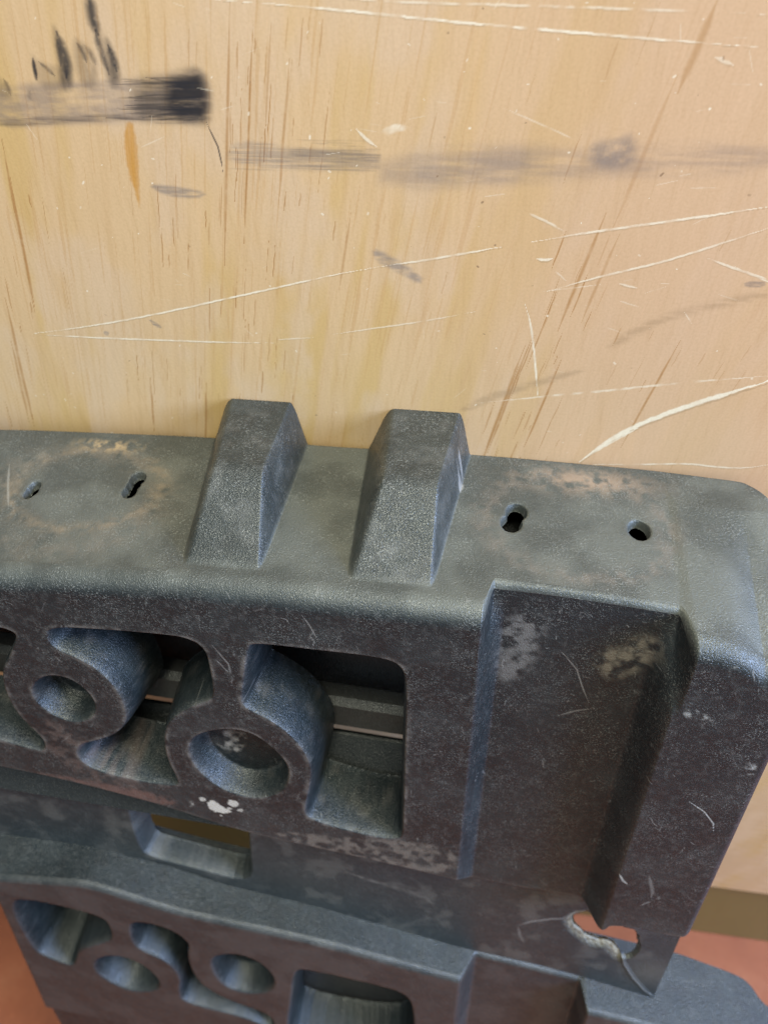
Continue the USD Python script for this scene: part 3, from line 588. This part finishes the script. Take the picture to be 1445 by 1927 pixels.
crack = FR.Fs([(1166, 1790), (1174, 1812), (1190, 1838), (1212, 1862), (1238, 1880)], DW)
Dw = 17 * ramp_wall(dw1, 4.2) + 3.0 * sstep((dt + .4) / 1.0) + .4 * (fb(Aw, Bw, 30, 2, 6) - .5)
# crushed, frayed lip along its left and lower side, falling into the hole
pl = FR.F((1125, 1775), DW); side = sstep((Bw - Aw * .25 - (pl[1] - pl[0] * .25) + 9) / 9)
side = np.maximum(side, .8 * sstep((FR.F((1100, 1740), DW)[0] + 3 - Aw) / 5)) * sstep((FR.F((1176, 1800), DW)[0] - Aw) / 4)
lipn = fb3(Aw, Bw, dt * 2.0, 2.4, 4, 78)
lip = sstep((dt + 7.0 + 3 * (lipn - .5)) / 6.0) * side * (dt < .6)
Dw += 2.6 * lip + .6 * lip * (lipn - .5)
cm = line_mask(crack, .35, Aw, Bw, True); Dw -= 1.3 * line_mask(crack, 1.2, Aw, Bw, True, .8)
Pw = FR.O + (U * Aw[..., None] + V_ * Bw[..., None] + NI * (DW + Dw)[..., None]) * 1e-3
c = dirt(Aw, Bw, Dw, 60); c = mix(c, [0.032, 0.039, 0.041], .55 + 0 * Aw)
c = mix(c, [0.26, 0.215, 0.14], lip * np.clip((fb3(Aw, Bw, dt * 4, 2.6, 5, 79) - .22) * 2.4, 0, 1))
c = mix(c, [0.40, 0.37, 0.29], .8 * np.exp(-((dt + 1.6) / 1.4) ** 2) * side * np.clip((fb(Aw, Bw, 1.6, 3, 80) - .42) * 5, 0, 1))
c = mix(c, [0.34, 0.35, 0.36], cm * .8)
c = mix(c, [0.26, 0.25, 0.24], line_mask(FR.Fs([(975, 1742), (1000, 1735), (1040, 1730), (1075, 1730)], DW), .9, Aw, Bw) * .6)
c = mix(c, [0.20, 0.19, 0.18], line_mask(FR.Fs([(975, 1745), (978, 1760), (985, 1775)], DW), .9, Aw, Bw) * .5)
c = mix(c, [0.18, 0.17, 0.155], line_mask(FR.Fs([(645, 1640), (690, 1655), (740, 1670), (800, 1690), (822, 1710)], DW), 1.6, Aw, Bw, True, .9) * .6 * np.clip((fb(Aw, Bw, 4, 3, 83) - .3) * 3, 0, 1))
q = FR.F((1225, 1830), DW)
c = mix(c, [0.10, 0.098, 0.09], sstep((fb(Aw, Bw, 14, 5, 85) - .5) * 4) * .5); c = mix(c, [0.085, 0.085, 0.075], np.exp(-((Aw - q[0]) / 16) ** 2 - ((Bw - q[1]) / 18) ** 2) * .8)
Nw = grid_normals(Pw); Nw = Nw if Nw[5, 5] @ NI < 0 else -Nw
Fw = grid_faces(nb, na); gone = ((Dw > 16.6) & (dw1 > 0)).ravel()[Fw].all(1) | ((dt > .5).ravel()[Fw].all(1)); Fw = Fw[~gone]
define(f'{PP}/web', Pw.reshape(-1, 3), Fw if np.cross(*(Pw.reshape(-1, 3)[Fw[0, [1, 2]]] - Pw.reshape(-1, 3)[Fw[0, 0]])) @ Nw[5, 5] > 0 else Fw[:, ::-1], Nw.reshape(-1, 3), c.reshape(-1, 3), wear=.45 + 0 * Aw)
tag(stage.GetPrimAtPath(f'{PP}/web'), label='flat web with a square opening and a torn hole with a frayed tan edge')
strip(f'{PP}/web_edge', Pw[:, -1], [0 * NI, NI * .003])

# -- lower unit: ledge, front with rings, panel and rib, cut off slantwise at its left
pa, pb = hit((450, 1671), at_plane(DW), NI), hit((1237, 1879), at_plane(DW), NI)
E2 = unit(pb - pa); NLow = unit(np.cross(E2, W_))
fr_a, fr_b = hit((345, 1720), pa, NLow), hit((853, 1842), pa, NLow)
F2o = (fr_a + fr_b) / 2
FR2 = Frame(F2o, fr_b - fr_a)
fold_b = interp([FR2.F(p) for p in [(-200, 1640), (0, 1656), (90, 1662), (166, 1670), (345, 1722), (600, 1778), (853, 1845), (1100, 1906), (1300, 1955)]])
ledge_b = lambda a: 56 + 0 * a
rb = interp([(FR2.L((1265, 1790))[0], FR2.L((1265, 1790))[1]), (FR2.L((1395, 1838))[0] , FR2.L((1395, 1838))[1])])
bk_pts = [(-400, FR2.L((1265, 1790))[1] - 1), tuple(FR2.L((1265, 1790))), tuple(FR2.L((1330, 1812))), tuple(FR2.L((1400, 1840))), tuple(FR2.L((1418, 1856))), tuple(FR2.L((1432, 1876)))]
bk_pts.append((bk_pts[-1][0] + 5, bk_pts[-1][1] - 4)); bk_pts.append((bk_pts[-1][0] + 60, bk_pts[-1][1] - 14))
back_b = interp(bk_pts)
q0, q1 = FR2.F((0, 1703)), FR2.F((85, 1895))
amin_b = lambda v: np.where(v < q0[1] - 8, -330, np.where(v < q0[1], -330 + (q0[0] + 330) * sstep((v - q0[1] + 8) / 8), q0[0] + (v - q0[1]) * (q1[0] - q0[0]) / (q1[1] - q0[1])))
amin_b = lambda v: q0[0] - 1.5 + (np.clip(v, q0[1] - 200, q1[1] + 40) - q0[1]) * (q1[0] - q0[0]) / (q1[1] - q0[1])
l0, l1 = FR2.F((860, 1860))[0], FR2.F((886, 1880), DP)[0]; r1, r0 = FR2.F((1075, 1890), DP)[0], FR2.F((1108, 1905))[0]
delta_b = lambda a: DP * np.minimum(sstep((a - l0) / (l1 - l0)), sstep((r0 - a) / (r0 - r1)))
Rf_b = lambda a: 5.0 - 1.0 * delta_b(a) / DP
WIN2 = [[(34, 1694), (68, 1697), (120, 1708), (190, 1727), (205, 1742), (212, 1768), (190, 1774), (147, 1787), (143, 1808), (134, 1819), (75, 1796), (60, 1780), (28, 1725), (25, 1700)],
        [(249, 1736), (291, 1741), (332, 1757), (357, 1778), (351, 1799), (361, 1832), (386, 1861), (436, 1886), (498, 1907), (517, 1924), (512, 1938), (457, 1914), (345, 1887), (337, 1869), (341, 1840), (316, 1811), (270, 1791), (251, 1778), (244, 1752)],
        [(553, 1826), (587, 1828), (732, 1862), (764, 1874), (778, 1898), (782, 1990), (700, 1992), (545, 1960), (540, 1930), (549, 1880)]]
CUP2 = [[(176, 1820), (187, 1803), (224, 1799), (266, 1815), (295, 1840), (301, 1857), (286, 1865), (249, 1865), (216, 1853), (187, 1836)],
        [(395, 1815), (407, 1799), (448, 1797), (486, 1811), (513, 1836), (517, 1857), (498, 1869), (457, 1869), (415, 1853)]]
win2 = [chaikin(FR2.Fs(p)) for p in WIN2]; cup2 = [chaikin(FR2.Fs(p)) for p in CUP2]
def feats_l(A, B, w, kind, D):
    fac = kind == 2; out = np.zeros(A.shape)
    for p in win2: out = np.where(fac, np.maximum(out, DWIN * ramp_wall(sdf(p, A, B), 5.6)), out)
    for p in cup2: out = np.where(fac, out + 20 * sstep((sdf(p, A, B) + 1.2) / 8) ** .85, out)
    e = A - A[:, :1]; out += fac * np.where(e < 3, 3 - np.sqrt(np.maximum(9 - (3 - np.clip(e, 0, 3)) ** 2, 0)), 0)
    return out + .4 * (fb(A, B + w, 40, 2, 8) - .5)
aend = FR2.F((1500, 1960))[0] + 30
bot_b = interp([FR2.F(p) for p in [(-60, 1862), (86, 1896), (250, 1930), (420, 1968), (800, 2060), (1200, 2150)]])
Pl, Al, Bl, wl, kl, dl = sheet(FR2, np.linspace(-330, aend, 680), fold_b, back_b, bot_b, delta_b, Rf_b, 60, 16, 150, feats_l, amin=amin_b)
c = dirt(Al, np.where(kl == 0, -wl, Bl), sheet.depth, 90)
c = mix(c, [0.041, 0.042, 0.042], (kl == 2) * (.35 + .6 * sstep((fb(Al, Bl, 22, 4, 91) - .42) * 4)) * (dl < 2))
c = mix(c, [0.20, 0.185, 0.165], (kl == 1) * .25 * fb(Al, Bl, 9, 4, 93))
Nl = grid_normals(Pl); Nl = Nl if Nl[-5, 5] @ FR2.N < 0 else -Nl
nr2, nc2 = Al.shape; Fl = grid_faces(nr2, nc2); gone = ((kl == 2) & (dl > DWIN - .6)).ravel()[Fl].all(1); Fl = Fl[~gone]
lab = np.where(kl == 0, 0, np.where(Al < (l0 + l1) / 2, 1, np.where(Al < (r0 + r1) / 2, 2, 3)))
for i, p in enumerate(cup2):
    d = sdf(p, Al, Bl); lab[(kl == 2) & (d > -9.5)] = 10 + i; lab[(kl == 2) & (d > -.8)] = 20 + i
fl_ = lab.ravel()[Fl].max(1)
if np.cross(*(Pl.reshape(-1, 3)[Fl[0, [1, 2]]] - Pl.reshape(-1, 3)[Fl[0, 0]])) @ Nl.reshape(-1, 3)[Fl[0, 0]] < 0: Fl = Fl[:, ::-1]
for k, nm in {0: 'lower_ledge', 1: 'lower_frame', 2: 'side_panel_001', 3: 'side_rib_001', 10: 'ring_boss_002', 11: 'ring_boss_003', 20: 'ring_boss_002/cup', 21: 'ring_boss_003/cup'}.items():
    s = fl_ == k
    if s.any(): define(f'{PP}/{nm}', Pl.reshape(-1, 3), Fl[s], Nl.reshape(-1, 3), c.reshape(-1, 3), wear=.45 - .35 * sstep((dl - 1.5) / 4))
strip(f'{PP}/lower_side_wall', Pl[:, 0], [0 * NI, NI * .006, NI * .04])
strip(f'{PP}/lower_back_flange', Pl[0], [0 * V_, V_ * .003, V_ * .02])

# -- inside the hollow front: a cross rib and a sloping back wall behind the openings; a foot that carries the panel on the floor
def face_pt(a, v, d): return FR.O + (U * a + V_ * v + NI * d) * 1e-3
ra, rb_ = FR.F((670, 1326), 44), FR.F((690, 1380), 44)
slope = (FR.F((755, 1342), 44)[1] - FR.F((600, 1318), 44)[1]) / (FR.F((755, 1342), 44)[0] - FR.F((600, 1318), 44)[0])
aR, aL = 50.0, -300.0
Ev = U + V_ * slope
o = FR.O + (U * aL + V_ * (ra[1] + (aL - ra[0]) * slope) + NI * 44) * 1e-3
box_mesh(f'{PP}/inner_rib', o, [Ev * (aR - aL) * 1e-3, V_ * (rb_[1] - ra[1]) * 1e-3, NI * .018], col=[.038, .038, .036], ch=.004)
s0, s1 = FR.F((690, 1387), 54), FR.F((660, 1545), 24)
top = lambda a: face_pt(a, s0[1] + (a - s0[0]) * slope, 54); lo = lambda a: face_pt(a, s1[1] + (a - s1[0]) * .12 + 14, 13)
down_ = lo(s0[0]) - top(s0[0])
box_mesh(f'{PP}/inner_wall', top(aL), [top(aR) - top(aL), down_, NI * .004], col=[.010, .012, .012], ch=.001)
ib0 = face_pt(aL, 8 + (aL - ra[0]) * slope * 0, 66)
box_mesh(f'{PP}/added_back_skin', ib0, [Ev * (aR - aL + 70) * 1e-3, V_ * (rb_[1] - 2) * 1e-3, NI * .004], col=[.03, .031, .032], ch=.001)  # added skin that closes the hollow so the openings stay dark
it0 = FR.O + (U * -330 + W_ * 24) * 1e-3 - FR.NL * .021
box_mesh(f'{PP}/added_dark_plate', it0, [U * .485, W_ * .084, -FR.NL * .003], col=[.006, .006, .006], ch=.0008)  # unseen black plate, added under the ledge to make the screw holes dark
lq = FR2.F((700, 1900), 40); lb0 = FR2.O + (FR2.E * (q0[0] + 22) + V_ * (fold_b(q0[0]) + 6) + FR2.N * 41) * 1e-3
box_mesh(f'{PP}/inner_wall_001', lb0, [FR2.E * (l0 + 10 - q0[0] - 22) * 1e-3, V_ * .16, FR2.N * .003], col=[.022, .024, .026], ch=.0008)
lw0 = FR2.F((88, 1880), DP)[0]
tq = np.linspace(0, 1, 40)[:, None]; aq = np.linspace(lw0, 240, 120)[None]
pb0 = FR2.O + (FR2.E * aq[..., None] + V_ * (bot_b(aq[0])[None] - 12)[..., None] + FR2.N * DP) * 1e-3
Pq = pb0 + V_ * (tq * (pb0[..., 2] - ZF) / abs(V_[2]))[..., None]
Nq = grid_normals(Pq); Nq = Nq if Nq[3, 3] @ NI < 0 else -Nq
fq = grid_faces(40, 120); fq = fq if np.cross(*(Pq.reshape(-1, 3)[fq[0, [1, 2]]] - Pq.reshape(-1, 3)[fq[0, 0]])) @ NI < 0 else fq[:, ::-1]
define(f'{PP}/lower_web', Pq.reshape(-1, 3), fq, Nq.reshape(-1, 3), dirt(aq + 0 * tq, 300 * tq + 0 * aq, 0 * tq + 0 * aq, 130).reshape(-1, 3))
strip(f'{PP}/lower_web_edge', Pq[:, 0], [0 * NI, NI * .02])
strip(f'{PP}/lower_lip', Pl[-1], [0 * NI, NI * .008, NI * .024])
